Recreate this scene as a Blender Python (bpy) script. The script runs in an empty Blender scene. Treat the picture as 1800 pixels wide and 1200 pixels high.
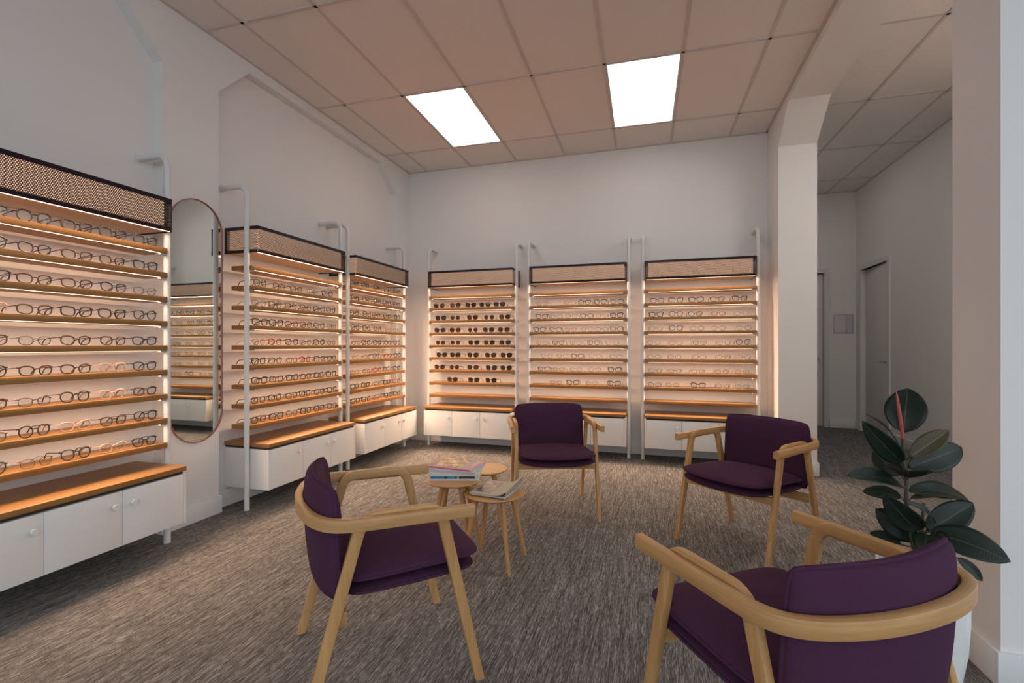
import bpy, bmesh, math, random
from mathutils import Vector, Matrix

PI = math.pi
scene = bpy.context.scene
col = scene.collection

# ------------------------------------------------------------------ camera
cam_data = bpy.data.cameras.new('camera')
cam_data.sensor_width = 36.0
cam_data.lens = 848.13 / 1800 * 36.0
cam_data.shift_x = (900 - 890.17) / 1800
cam_data.shift_y = 5.5 / 1800
cam_data.clip_start = 0.02
cam_data.clip_end = 100
cam = bpy.data.objects.new('camera', cam_data)
col.objects.link(cam)
cam.location = (0, 0, 1.248)
cam.rotation_euler = (PI / 2, 0, 0.2976)
scene.camera = cam

# ------------------------------------------------------------------ light and exposure
world = bpy.data.worlds.new('world')
scene.world = world
world.use_nodes = True
wn = world.node_tree.nodes
wn['Background'].inputs[0].default_value = (0.82, 0.91, 1.0, 1)
wn['Background'].inputs[1].default_value = 1.0
LED_COLOR = (1.0, 0.66, 0.42)
LED_WATTS = 1.55            # per shelf strip
PANEL_POWER = 1.7
vs = scene.view_settings
vs.view_transform = 'Standard'
vs.look = 'None'
vs.exposure = 0.7
vs.gamma = 1.0
vs.use_curve_mapping = False

# ------------------------------------------------------------------ materials
def new_mat(name):
    m = bpy.data.materials.new(name)
    m.use_nodes = True
    return m, m.node_tree.nodes, m.node_tree.links, m.node_tree.nodes['Principled BSDF']

def plain(name, rgb, rough=0.5, metal=0.0, bump=0.0, bscale=300.0, spec=0.5):
    m, n, l, b = new_mat(name)
    b.inputs['Roughness'].default_value = rough
    b.inputs['Metallic'].default_value = metal
    b.inputs['Specular IOR Level'].default_value = spec
    tc = n.new('ShaderNodeTexCoord')
    no = n.new('ShaderNodeTexNoise')
    no.inputs['Scale'].default_value = bscale
    no.inputs['Detail'].default_value = 3
    l.new(tc.outputs['Object'], no.inputs['Vector'])
    mx = n.new('ShaderNodeMix'); mx.data_type = 'RGBA'
    mx.inputs['A'].default_value = (*[c * 0.96 for c in rgb], 1)
    mx.inputs['B'].default_value = (*[min(1, c * 1.04) for c in rgb], 1)
    l.new(no.outputs['Fac'], mx.inputs['Factor'])
    l.new(mx.outputs['Result'], b.inputs['Base Color'])
    if bump > 0:
        bp = n.new('ShaderNodeBump')
        bp.inputs['Strength'].default_value = bump
        bp.inputs['Distance'].default_value = 0.002
        l.new(no.outputs['Fac'], bp.inputs['Height'])
        l.new(bp.outputs['Normal'], b.inputs['Normal'])
    return m

def wood(name, c1, c2, axis=0, rough=0.42, scale=1.0, use_uv=False):
    """oak: fine fibres stretched along one axis over broad soft bands"""
    m, n, l, b = new_mat(name)
    tc = n.new('ShaderNodeTexCoord')
    mp = n.new('ShaderNodeMapping')
    sc = [38.0, 38.0, 38.0]; sc[axis] = 1.6
    mp.inputs['Scale'].default_value = [s * scale for s in sc]
    src = tc.outputs['UV' if use_uv else 'Object']
    l.new(src, mp.inputs['Vector'])
    n1 = n.new('ShaderNodeTexNoise'); n1.inputs['Scale'].default_value = 1.0
    n1.inputs['Detail'].default_value = 5; n1.inputs['Distortion'].default_value = 0.6
    l.new(mp.outputs['Vector'], n1.inputs['Vector'])
    mp2 = n.new('ShaderNodeMapping')
    sc = [260.0, 260.0, 260.0]; sc[axis] = 9.0
    mp2.inputs['Scale'].default_value = [s * scale for s in sc]
    l.new(src, mp2.inputs['Vector'])
    n2 = n.new('ShaderNodeTexNoise'); n2.inputs['Scale'].default_value = 1.0; n2.inputs['Detail'].default_value = 2
    l.new(mp2.outputs['Vector'], n2.inputs['Vector'])
    ad = n.new('ShaderNodeMath'); ad.operation = 'MULTIPLY_ADD'
    ad.inputs[1].default_value = 0.45
    l.new(n2.outputs['Fac'], ad.inputs[0]); l.new(n1.outputs['Fac'], ad.inputs[2])
    cr = n.new('ShaderNodeValToRGB')
    cr.color_ramp.elements[0].position = 0.45; cr.color_ramp.elements[0].color = (*c1, 1)
    cr.color_ramp.elements[1].position = 0.95; cr.color_ramp.elements[1].color = (*c2, 1)
    l.new(ad.outputs[0], cr.inputs['Fac'])
    l.new(cr.outputs['Color'], b.inputs['Base Color'])
    b.inputs['Roughness'].default_value = rough
    bp = n.new('ShaderNodeBump'); bp.inputs['Strength'].default_value = 0.15; bp.inputs['Distance'].default_value = 0.001
    l.new(n2.outputs['Fac'], bp.inputs['Height']); l.new(bp.outputs['Normal'], b.inputs['Normal'])
    return m

def emitter(name, rgb, power):
    m = bpy.data.materials.new(name); m.use_nodes = True
    n = m.node_tree.nodes; l = m.node_tree.links
    n.clear()
    e = n.new('ShaderNodeEmission'); o = n.new('ShaderNodeOutputMaterial')
    e.inputs['Color'].default_value = (*rgb, 1); e.inputs['Strength'].default_value = power
    l.new(e.outputs[0], o.inputs['Surface'])
    return m

M = {}
M['wall'] = plain('wall_paint', (0.80, 0.775, 0.755), 0.65, bump=0.05, bscale=180)
M['base'] = plain('baseboard_paint', (0.80, 0.79, 0.78), 0.4)
M['cabinet'] = plain('white_laminate', (0.80, 0.795, 0.785), 0.38)
M['post'] = plain('white_powder_coat', (0.74, 0.73, 0.715), 0.42)
M['shelf_wood'] = wood('shelf_oak', (0.23, 0.103, 0.026), (0.35, 0.172, 0.050), 0)
M['chair_x'] = wood('chair_oak_along_x', (0.40, 0.205, 0.075), (0.60, 0.34, 0.135), 0)
M['chair_arm'] = wood('chair_oak_bent', (0.40, 0.205, 0.075), (0.60, 0.34, 0.135), 0, use_uv=True)
M['chair_z'] = wood('chair_oak_along_z', (0.40, 0.205, 0.075), (0.60, 0.34, 0.135), 2)
M['chair_y'] = wood('chair_oak_along_y', (0.40, 0.205, 0.075), (0.60, 0.34, 0.135), 1)
M['table_x'] = wood('table_oak_along_x', (0.48, 0.235, 0.075), (0.62, 0.335, 0.12), 0, rough=0.35)
M['table_z'] = wood('table_oak_along_z', (0.40, 0.205, 0.075), (0.59, 0.33, 0.13), 2)
M['bracket'] = plain('grey_bracket', (0.42, 0.42, 0.42), 0.4)
M['gap'] = plain('recess_shade', (0.03, 0.028, 0.027), 0.8)  # shade of the cabinet gap as a colour
M['led'] = emitter('warm_led', (1.0, 0.72, 0.48), 4.0)
M['valance_glow'] = emitter('valance_glow_fill', (1.0, 0.61, 0.40), 0.52)  # glow given to an added panel instead of LED light bouncing inside
M['corridor_fill'] = emitter('corridor_fill_light', (1.0, 0.95, 0.88), 7.5)  # added corridor fill, brighter than the main bay panels
M['panel'] = emitter('ceiling_panel_light', (1.0, 0.95, 0.90), PANEL_POWER)
M['rim'] = plain('mirror_rim_rose', (0.34, 0.115, 0.10), 0.35)
M['chrome'] = plain('satin_chrome', (0.55, 0.55, 0.55), 0.3, metal=1.0)
M['door'] = plain('door_paint', (0.74, 0.71, 0.68), 0.5)
M['frame_paint'] = plain('door_frame_paint', (0.70, 0.68, 0.66), 0.45)
M['dark'] = plain('unlit_room_shade', (0.015, 0.014, 0.014), 0.9)  # darkness behind the doors as a near-black colour
M['tbar'] = plain('ceiling_grid_metal', (0.62, 0.56, 0.53), 0.5)
M['pot'] = plain('white_ceramic', (0.78, 0.77, 0.75), 0.3)
M['soil'] = plain('soil', (0.035, 0.022, 0.015), 0.95, bump=0.8, bscale=120)
M['stem'] = plain('plant_stem', (0.055, 0.05, 0.03), 0.6, bump=0.3, bscale=90)
M['bud'] = plain('red_leaf_sheath', (0.42, 0.075, 0.06), 0.4)
M['stake'] = plain('pale_stake', (0.55, 0.50, 0.45), 0.6)
M['paper'] = plain('paper_white', (0.74, 0.73, 0.70), 0.7)

def ceiling_mat():
    m, n, l, b = new_mat('mineral_fibre_tile')
    tc = n.new('ShaderNodeTexCoord')
    no = n.new('ShaderNodeTexNoise'); no.inputs['Scale'].default_value = 160; no.inputs['Detail'].default_value = 3
    vo = n.new('ShaderNodeTexVoronoi'); vo.inputs['Scale'].default_value = 85
    l.new(tc.outputs['Object'], no.inputs['Vector']); l.new(tc.outputs['Object'], vo.inputs['Vector'])
    mth = n.new('ShaderNodeMath'); mth.operation = 'GREATER_THAN'; mth.inputs[1].default_value = 0.13
    l.new(vo.outputs['Distance'], mth.inputs[0])
    mx = n.new('ShaderNodeMix'); mx.data_type = 'RGBA'
    mx.inputs['A'].default_value = (0.78, 0.725, 0.695, 1); mx.inputs['B'].default_value = (0.88, 0.825, 0.795, 1)
    l.new(no.outputs['Fac'], mx.inputs['Factor'])
    mx2 = n.new('ShaderNodeMix'); mx2.data_type = 'RGBA'
    mx2.inputs['A'].default_value = (0.54, 0.48, 0.45, 1)
    l.new(mth.outputs[0], mx2.inputs['Factor']); l.new(mx.outputs['Result'], mx2.inputs['B'])
    l.new(mx2.outputs['Result'], b.inputs['Base Color'])
    b.inputs['Roughness'].default_value = 0.9
    bp = n.new('ShaderNodeBump'); bp.inputs['Strength'].default_value = 0.2; bp.inputs['Distance'].default_value = 0.002
    l.new(no.outputs['Fac'], bp.inputs['Height']); l.new(bp.outputs['Normal'], b.inputs['Normal'])
    return m
M['ceiling'] = ceiling_mat()

def carpet_mat():
    m, n, l, b = new_mat('streaked_carpet')
    tc = n.new('ShaderNodeTexCoord')
    def streak(sx, sy, det, off):
        mp = n.new('ShaderNodeMapping'); mp.inputs['Scale'].default_value = (sx, sy, 1); mp.inputs['Location'].default_value = (off, off * 1.7, 0)
        l.new(tc.outputs['Object'], mp.inputs['Vector'])
        no = n.new('ShaderNodeTexNoise'); no.inputs['Scale'].default_value = 1.0; no.inputs['Detail'].default_value = det; no.inputs['Roughness'].default_value = 0.6
        l.new(mp.outputs['Vector'], no.inputs['Vector'])
        return no.outputs['Fac']
    def mt(op, a, bv=None, cv=None):
        k = n.new('ShaderNodeMath'); k.operation = op
        for i_, v in enumerate((a, bv, cv)):
            if v is None: continue
            if isinstance(v, (int, float)): k.inputs[i_].default_value = v
            else: l.new(v, k.inputs[i_])
        return k.outputs[0]
    sep = n.new('ShaderNodeSeparateXYZ'); l.new(tc.outputs['Object'], sep.inputs[0])
    def dashes(fx, fy, off):
        # tufted rows: every row of yarn changes shade at its own random lengths
        colm = mt('FLOOR', mt('MULTIPLY_ADD', sep.outputs['X'], fx, off))
        w1 = n.new('ShaderNodeTexWhiteNoise'); w1.noise_dimensions = '1D'; l.new(colm, w1.inputs['W'])
        seg = mt('FLOOR', mt('MULTIPLY_ADD', sep.outputs['Y'], fy, mt('MULTIPLY', w1.outputs['Value'], 57.0)))
        cb = n.new('ShaderNodeCombineXYZ'); l.new(colm, cb.inputs['X']); l.new(seg, cb.inputs['Y'])
        w2 = n.new('ShaderNodeTexWhiteNoise'); w2.noise_dimensions = '2D'; l.new(cb.outputs[0], w2.inputs['Vector'])
        return w2.outputs['Value']
    d1 = dashes(320, 11.0, 0.0)
    d2 = dashes(310, 45.0, 0.37)
    fine = streak(900, 420, 1, 3.3)
    broad = streak(34, 2.2, 2, 7.1)
    mixv = mt('MULTIPLY_ADD', d2, 0.34, mt('MULTIPLY', d1, 0.34))
    mixv = mt('MULTIPLY_ADD', fine, 0.16, mixv)
    mixv = mt('MULTIPLY_ADD', broad, 0.22, mixv)
    cr = n.new('ShaderNodeValToRGB')
    e = cr.color_ramp.elements
    e[0].position = 0.20; e[0].color = (0.055, 0.052, 0.052, 1)
    e[1].position = 0.90; e[1].color = (0.40, 0.380, 0.365, 1)
    k = e.new(0.56); k.color = (0.168, 0.159, 0.154, 1)
    l.new(mixv, cr.inputs['Fac'])
    l.new(cr.outputs['Color'], b.inputs['Base Color'])
    b.inputs['Roughness'].default_value = 0.95
    b.inputs['Specular IOR Level'].default_value = 0.1
    bp = n.new('ShaderNodeBump'); bp.inputs['Strength'].default_value = 0.5; bp.inputs['Distance'].default_value = 0.003
    l.new(mixv, bp.inputs['Height']); l.new(bp.outputs['Normal'], b.inputs['Normal'])
    return m
M['carpet'] = carpet_mat()

def fabric_mat():
    m, n, l, b = new_mat('purple_wool')
    tc = n.new('ShaderNodeTexCoord')
    mp = n.new('ShaderNodeMapping'); mp.inputs['Scale'].default_value = (420, 300, 700)
    l.new(tc.outputs['Object'], mp.inputs['Vector'])
    no = n.new('ShaderNodeTexNoise'); no.inputs['Scale'].default_value = 1.0; no.inputs['Detail'].default_value = 2
    l.new(mp.outputs['Vector'], no.inputs['Vector'])
    mx = n.new('ShaderNodeMix'); mx.data_type = 'RGBA'
    mx.inputs['A'].default_value = (0.044, 0.0155, 0.0370, 1); mx.inputs['B'].default_value = (0.088, 0.031, 0.071, 1)
    l.new(no.outputs['Fac'], mx.inputs['Factor']); l.new(mx.outputs['Result'], b.inputs['Base Color'])
    b.inputs['Roughness'].default_value = 0.95
    b.inputs['Specular IOR Level'].default_value = 0.15
    bp = n.new('ShaderNodeBump'); bp.inputs['Strength'].default_value = 0.4; bp.inputs['Distance'].default_value = 0.0015
    l.new(no.outputs['Fac'], bp.inputs['Height']); l.new(bp.outputs['Normal'], b.inputs['Normal'])
    return m
M['fabric'] = fabric_mat()

def perforated_mat(height, length):
    """dark aubergine sheet metal with staggered round holes, solid margins along its edges"""
    m, n, l, b = new_mat('perforated_aubergine_metal')
    b.inputs['Base Color'].default_value = (0.018, 0.008, 0.020, 1)
    b.inputs['Roughness'].default_value = 0.45
    uv = n.new('ShaderNodeUVMap')
    sep = n.new('ShaderNodeSeparateXYZ'); l.new(uv.outputs[0], sep.inputs[0])
    def mt(op, a, bv=None, cv=None):
        k = n.new('ShaderNodeMath'); k.operation = op
        for i, v in enumerate((a, bv, cv)):
            if v is None: continue
            if isinstance(v, (int, float)): k.inputs[i].default_value = v
            else: l.new(v, k.inputs[i])
        return k.outputs[0]
    px, py, r = 0.0104, 0.0090, 0.0037
    q = mt('DIVIDE', sep.outputs['Y'], py)
    row = mt('FLOOR', q)
    sh = mt('MULTIPLY', mt('MODULO', row, 2.0), 0.5)
    p = mt('ADD', mt('DIVIDE', sep.outputs['X'], px), sh)
    fx = mt('MULTIPLY', mt('SUBTRACT', mt('FRACT', p), 0.5), px)
    fy = mt('MULTIPLY', mt('SUBTRACT', mt('FRACT', q), 0.5), py)
    d = mt('SQRT', mt('ADD', mt('MULTIPLY', fx, fx), mt('MULTIPLY', fy, fy)))
    hole = mt('LESS_THAN', d, r)
    for ok in (mt('GREATER_THAN', sep.outputs['Y'], 0.024), mt('LESS_THAN', sep.outputs['Y'], height - 0.026),
               mt('GREATER_THAN', sep.outputs['X'], 0.022), mt('LESS_THAN', sep.outputs['X'], length - 0.022)):
        hole = mt('MULTIPLY', hole, ok)
    tr = n.new('ShaderNodeBsdfTransparent')
    mix = n.new('ShaderNodeMixShader')
    l.new(hole, mix.inputs[0]); l.new(b.outputs[0], mix.inputs[1]); l.new(tr.outputs[0], mix.inputs[2])
    l.new(mix.outputs[0], n['Material Output'].inputs['Surface'])
    return m

def mirror_mat():
    m, n, l, b = new_mat('silvered_glass')
    b.inputs['Base Color'].default_value = (0.80, 0.85, 0.82, 1)
    b.inputs['Metallic'].default_value = 1.0
    b.inputs['Roughness'].default_value = 0.015
    return m
M['mirror'] = mirror_mat()

def lens_mat(name, tint, opacity):
    m = bpy.data.materials.new(name); m.use_nodes = True
    n = m.node_tree.nodes; l = m.node_tree.links; n.clear()
    o = n.new('ShaderNodeOutputMaterial')
    tr = n.new('ShaderNodeBsdfTransparent'); tr.inputs[0].default_value = (*tint, 1)
    gl = n.new('ShaderNodeBsdfGlossy'); gl.inputs['Roughness'].default_value = 0.05
    df = n.new('ShaderNodeBsdfDiffuse'); df.inputs[0].default_value = (*[t * 0.5 for t in tint], 1)
    lw = n.new('ShaderNodeLayerWeight'); lw.inputs['Blend'].default_value = 0.5
    pw = n.new('ShaderNodeMath'); pw.operation = 'POWER'; pw.inputs[1].default_value = 5.0
    fr = n.new('ShaderNodeMath'); fr.operation = 'MULTIPLY_ADD'; fr.inputs[1].default_value = 0.9; fr.inputs[2].default_value = 0.035
    l.new(lw.outputs['Facing'], pw.inputs[0]); l.new(pw.outputs[0], fr.inputs[0])
    m1 = n.new('ShaderNodeMixShader'); m1.inputs[0].default_value = opacity
    l.new(tr.outputs[0], m1.inputs[1]); l.new(df.outputs[0], m1.inputs[2])
    m2 = n.new('ShaderNodeMixShader')
    l.new(fr.outputs[0], m2.inputs[0]); l.new(m1.outputs[0], m2.inputs[1]); l.new(gl.outputs[0], m2.inputs[2])
    l.new(m2.outputs[0], o.inputs['Surface'])
    return m
M['lens'] = lens_mat('clear_lens', (0.95, 0.95, 0.95), 0.0)
M['lens_brown'] = lens_mat('brown_sun_lens', (0.20, 0.095, 0.05), 0.6)
M['lens_grey'] = lens_mat('grey_sun_lens', (0.12, 0.095, 0.075), 0.6)

def leaf_mat(name, face, back, rib):
    m, n, l, b = new_mat(name)
    uv = n.new('ShaderNodeUVMap'); sep = n.new('ShaderNodeSeparateXYZ'); l.new(uv.outputs[0], sep.inputs[0])
    ab = n.new('ShaderNodeMath'); ab.operation = 'ABSOLUTE'; l.new(sep.outputs['X'], ab.inputs[0])
    lt = n.new('ShaderNodeMath'); lt.operation = 'LESS_THAN'; lt.inputs[1].default_value = 0.035; l.new(ab.outputs[0], lt.inputs[0])
    ge = n.new('ShaderNodeNewGeometry')
    mx = n.new('ShaderNodeMix'); mx.data_type = 'RGBA'
    mx.inputs['A'].default_value = (*face, 1); mx.inputs['B'].default_value = (*back, 1)
    l.new(ge.outputs['Backfacing'], mx.inputs['Factor'])
    wv = n.new('ShaderNodeTexWave'); wv.inputs['Scale'].default_value = 9; wv.inputs['Distortion'].default_value = 0.5
    wv.bands_direction = 'Y'
    l.new(uv.outputs[0], wv.inputs['Vector'])
    m2 = n.new('ShaderNodeMix'); m2.data_type = 'RGBA'
    m2.inputs['B'].default_value = (*rib, 1)
    l.new(lt.outputs[0], m2.inputs['Factor']); l.new(mx.outputs['Result'], m2.inputs['A'])
    l.new(m2.outputs['Result'], b.inputs['Base Color'])
    b.inputs['Roughness'].default_value = 0.40
    b.inputs['Specular IOR Level'].default_value = 0.32
    bp = n.new('ShaderNodeBump'); bp.inputs['Strength'].default_value = 0.06; bp.inputs['Distance'].default_value = 0.002
    l.new(wv.outputs['Fac'], bp.inputs['Height']); l.new(bp.outputs['Normal'], b.inputs['Normal'])
    return m
M['leaf'] = leaf_mat('rubber_leaf', (0.010, 0.019, 0.012), (0.035, 0.042, 0.022), (0.055, 0.065, 0.040))
M['leaf_brown'] = leaf_mat('rubber_leaf_bronze', (0.060, 0.050, 0.022), (0.06, 0.05, 0.03), (0.24, 0.14, 0.07))

# ------------------------------------------------------------------ mesh helpers
class MB:
    """collects shapes and links them as ONE mesh object"""
    def __init__(self):
        self.bm = bmesh.new()
        self.vuv = {}

    def box(self, x0, x1, y0, y1, z0, z1, bevel=0.0, seg=2):
        bm = self.bm
        t = bmesh.new()
        r = bmesh.ops.create_cube(t, size=1.0)
        for v in t.verts:
            v.co = Vector(((x0 + x1) / 2 + v.co.x * (x1 - x0), (y0 + y1) / 2 + v.co.y * (y1 - y0), (z0 + z1) / 2 + v.co.z * (z1 - z0)))
        if bevel > 0:
            bmesh.ops.bevel(t, geom=t.edges[:], offset=bevel, segments=seg, profile=0.5, affect='EDGES')
        self._merge(t)
        return self

    def _merge(self, t, mat=None):
        mp = {}
        for v in t.verts:
            co = v.co if mat is None else mat @ v.co
            mp[v] = self.bm.verts.new(co)
        for f in t.faces:
            try: self.bm.faces.new([mp[v] for v in f.verts])
            except ValueError: pass
        t.free()

    def prism(self, pts, axis, a0, a1, bevel=0.0):
        """polygon pts (2-D) extruded along axis between a0 and a1"""
        t = bmesh.new()
        def put(p, a):
            if axis == 0: return (a, p[0], p[1])
            if axis == 1: return (p[0], a, p[1])
            return (p[0], p[1], a)
        lo = [t.verts.new(put(p, a0)) for p in pts]
        hi = [t.verts.new(put(p, a1)) for p in pts]
        t.faces.new(lo); t.faces.new(hi)
        k = len(pts)
        for i in range(k): t.faces.new([lo[i], lo[(i + 1) % k], hi[(i + 1) % k], hi[i]])
        bmesh.ops.recalc_face_normals(t, faces=t.faces[:])
        if bevel > 0:
            bmesh.ops.bevel(t, geom=t.edges[:], offset=bevel, segments=2, profile=0.5, affect='EDGES')
        self._merge(t)
        return self

    def sweep(self, pts, section, up=None, closed=False, cap=True, scale=None):
        """sweep a closed 2-D section along points; section = list of (side, up)"""
        pts = [Vector(p) for p in pts]
        n = len(pts); rings = []
        prev_n = None
        for i, p in enumerate(pts):
            if closed: d = (pts[(i + 1) % n] - pts[i - 1])
            elif i == 0: d = pts[1] - pts[0]
            elif i == n - 1: d = pts[-1] - pts[-2]
            else: d = (pts[i + 1] - pts[i]).normalized() + (pts[i] - pts[i - 1]).normalized()
            d.normalize()
            if up is not None:
                u = Vector(up); side = d.cross(u).normalized(); u2 = side.cross(d).normalized()
            else:
                if prev_n is None:
                    a = Vector((0, 0, 1)) if abs(d.z) < 0.9 else Vector((1, 0, 0))
                    side = d.cross(a).normalized()
                else:
                    side = (prev_n - d * prev_n.dot(d)).normalized()
                prev_n = side
                u2 = side.cross(d).normalized()
            k = 1.0
            if 0 < i < n - 1 and not closed:
                c = (pts[i + 1] - pts[i]).normalized().dot(d)
                k = 1.0 / max(0.5, c)
            s = 1.0 if scale is None else scale[i]
            # in the plane of the bend only the side direction is stretched by the mitre
            rings.append([self.bm.verts.new(p + side * (a * s * (k if up is not None else 1)) + u2 * (b * s)) for a, b in section])
            arc = 0.0 if i == 0 else arc + (p - pts[i - 1]).length
            for v, (a, b) in zip(rings[-1], section): self.vuv[v] = (arc, a + 0.7 * b)
        m = len(section)
        rng = range(n) if closed else range(n - 1)
        for i in rng:
            A = rings[i]; B = rings[(i + 1) % n]
            for j in range(m):
                self.bm.faces.new([A[j], A[(j + 1) % m], B[(j + 1) % m], B[j]])
        if cap and not closed:
            self.bm.faces.new(rings[0][::-1]); self.bm.faces.new(rings[-1])
        return self

    def tube(self, pts, r, seg=10, closed=False, radii=None):
        sec = [(r * math.cos(2 * PI * i / seg), r * math.sin(2 * PI * i / seg)) for i in range(seg)]
        sc = None if radii is None else [q / r for q in radii]
        return self.sweep(pts, sec, closed=closed, scale=sc)

    def lathe(self, prof, seg=32, cx=0, cy=0):
        rings = []
        for r, z in prof:
            if r < 1e-5: rings.append([self.bm.verts.new((cx, cy, z))])
            else: rings.append([self.bm.verts.new((cx + r * math.cos(2 * PI * i / seg), cy + r * math.sin(2 * PI * i / seg), z)) for i in range(seg)])
        for a, b in zip(rings, rings[1:]):
            for i in range(seg):
                j = (i + 1) % seg
                if len(a) == 1 and len(b) == 1: continue
                if len(a) == 1: self.bm.faces.new([a[0], b[i], b[j]])
                elif len(b) == 1: self.bm.faces.new([a[i], a[j], b[0]])
                else: self.bm.faces.new([a[i], a[j], b[j], b[i]])
        return self

    def cyl(self, p0, p1, r0, r1=None, seg=16):
        r1 = r0 if r1 is None else r1
        return self.tube([p0, p1], r0, seg, radii=[r0, r1])

    def mesh(self, name, mat, smooth=35.0):
        bmesh.ops.recalc_face_normals(self.bm, faces=self.bm.faces[:])
        if self.vuv:
            ul = self.bm.loops.layers.uv.new('UVMap')
            for f in self.bm.faces:
                for lp in f.loops:
                    if lp.vert in self.vuv: lp[ul].uv = self.vuv[lp.vert]
        me = bpy.data.meshes.new(name)
        self.bm.to_mesh(me); self.bm.free()
        if mat is not None: me.materials.append(mat)
        if smooth:
            for p in me.polygons: p.use_smooth = True
            me.set_sharp_from_angle(angle=math.radians(smooth))
        return me

    def build(self, name, mat, parent=None, smooth=35.0, loc=None):
        return link(name, self.mesh(name, mat, smooth), parent, loc)

def link(name, me, parent=None, loc=None):
    o = bpy.data.objects.new(name, me)
    col.objects.link(o)
    if parent is not None: o.parent = parent
    if loc is not None: o.location = loc
    return o

def rrect(w, h, r, seg=3):
    """rounded rectangle section, centred"""
    out = []
    for cx, cy, a0 in ((w/2 - r, h/2 - r, 0), (-w/2 + r, h/2 - r, PI/2), (-w/2 + r, -h/2 + r, PI), (w/2 - r, -h/2 + r, 3*PI/2)):
        for i in range(seg + 1):
            a = a0 + PI/2 * i / seg
            out.append((cx + r * math.cos(a), cy + r * math.sin(a)))
    return out

def catmull(pts, sub=6):
    P = [Vector(p) for p in pts]
    P = [P[0] * 2 - P[1]] + P + [P[-1] * 2 - P[-2]]
    out = []
    for i in range(1, len(P) - 2):
        a, b, c, d = P[i - 1], P[i], P[i + 1], P[i + 2]
        for k in range(sub):
            t = k / sub
            out.append(0.5 * ((2*b) + (c - a)*t + (2*a - 5*b + 4*c - d)*t*t + (3*b - a - 3*c + d)*t**3))
    out.append(P[-2])
    return out

def thing(name, label, cat, loc=(0, 0, 0), rz=0.0, group=None):
    o = bpy.data.objects.new(name, None)
    col.objects.link(o)
    o.empty_display_size = 0.05
    o.location = loc; o.rotation_euler = (0, 0, rz)
    o['label'] = label; o['category'] = cat
    if group: o['group'] = group
    return o

def tag(o, label, cat, group=None):
    o['label'] = label; o['category'] = cat
    if group: o['group'] = group
    return o

def struct(o, label=None, cat=None):
    o['kind'] = 'structure'
    if label: o['label'] = label
    if cat: o['category'] = cat
    return o

def dup(root, label=None, loc=None, rz=None):
    """a copy of a thing with copies of its parts and their sub-parts"""
    def rec(o, parent):
        c = o.copy(); col.objects.link(c)
        if parent is not None: c.parent = parent
        for ch in list(o.children): rec(ch, c)
        return c
    r = rec(root, None)
    if label: r['label'] = label
    if loc is not None: r.location = loc
    if rz is not None: r.rotation_euler = (0, 0, rz)
    return r

# ------------------------------------------------------------------ room measures (metres)
CEIL = 3.506
XL, XP = -3.18, -3.095            # left wall: recess plane, pilaster plane
YB = 5.715                        # back wall plane
XR = 1.150                        # right edge of the main bay
YF = -2.2                         # shop front (open, daylight comes in)
CY1 = 8.39; CX1 = 2.87; CCEIL = 3.53   # corridor: far wall, right wall, ceiling

# floor (runs out past the shop front)
fl = MB().box(-4.0, 9.0, -9.0, 9.0, -0.08, 0.0).build('floor', M['carpet'], smooth=0)
struct(fl, 'grey streaked carpet floor', 'floor')

# ceilings
ce = MB().box(-3.4, XR + 0.02, YF, YB + 0.15, CEIL, CEIL + 0.1).box(1.46, CX1 + 0.2, YF, CY1 + 0.2, CCEIL, CCEIL + 0.1).build('ceiling', M['ceiling'], smooth=0)
struct(ce, 'suspended ceiling of speckled tiles in a metal grid', 'ceiling')
bm_ = MB()
bm_.prism([(XR, 3.44), (1.478, 3.44), (1.478, 3.72), (XR, 3.72)], 1, YF, YB + 0.15)
struct(bm_.build('trim_1', M['wall'], smooth=0), 'white painted beam soffit between the two ceilings', 'beam')

# ceiling grid bars: one mesh for the main bay, one for the corridor
g = MB()
TH = 0.0207
ca, sa = math.cos(TH), math.sin(TH)
GX0, GY0 = -2.761, 2.691
def grid_pt(i, j):
    a, b = 0.6 * i, 1.2 * j
    return (GX0 + ca * a - sa * b, GY0 + sa * a + ca * b)
def bar(mb, p, q, z, w=0.024, h=0.006):
    d = Vector((q[0] - p[0], q[1] - p[1], 0)).normalized(); s = Vector((-d.y, d.x, 0)) * (w / 2)
    P = [Vector((*p, 0)) + s, Vector((*q, 0)) + s, Vector((*q, 0)) - s, Vector((*p, 0)) - s]
    mb.prism([(v.x, v.y) for v in P], 2, z - h, z + 0.002)
def clip_bar(mb, p, q, z, x0, x1, y0, y1):
    (ax, ay), (bx, by) = p, q
    t0, t1 = 0.0, 1.0
    for a, d, lo, hi in ((ax, bx - ax, x0, x1), (ay, by - ay, y0, y1)):
        if abs(d) < 1e-9:
            if a < lo or a > hi: return
            continue
        u, v = (lo - a) / d, (hi - a) / d
        if u > v: u, v = v, u
        t0, t1 = max(t0, u), min(t1, v)
    if t1 - t0 < 1e-3: return
    bar(mb, (ax + (bx - ax) * t0, ay + (by - ay) * t0), (ax + (bx - ax) * t1, ay + (by - ay) * t1), z)
for i in range(-1, 8):
    clip_bar(g, grid_pt(i, -5), grid_pt(i, 4), CEIL, XP, XR, YF, YB)
for j in range(-4, 3):
    clip_bar(g, grid_pt(-2, j), grid_pt(9, j), CEIL, XP, XR, YF, YB)
bar(g, (XP + 0.012, YF), (XP + 0.012, YB), CEIL, 0.024, 0.008)
bar(g, (XR - 0.012, YF), (XR - 0.012, YB), CEIL, 0.024, 0.008)
bar(g, (XP, YB - 0.012), (XR, YB - 0.012), CEIL, 0.024, 0.008)
struct(g.build('trim_2', M['tbar'], smooth=0), 'metal grid bars of the main ceiling', 'ceiling grid')
g = MB()
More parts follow.
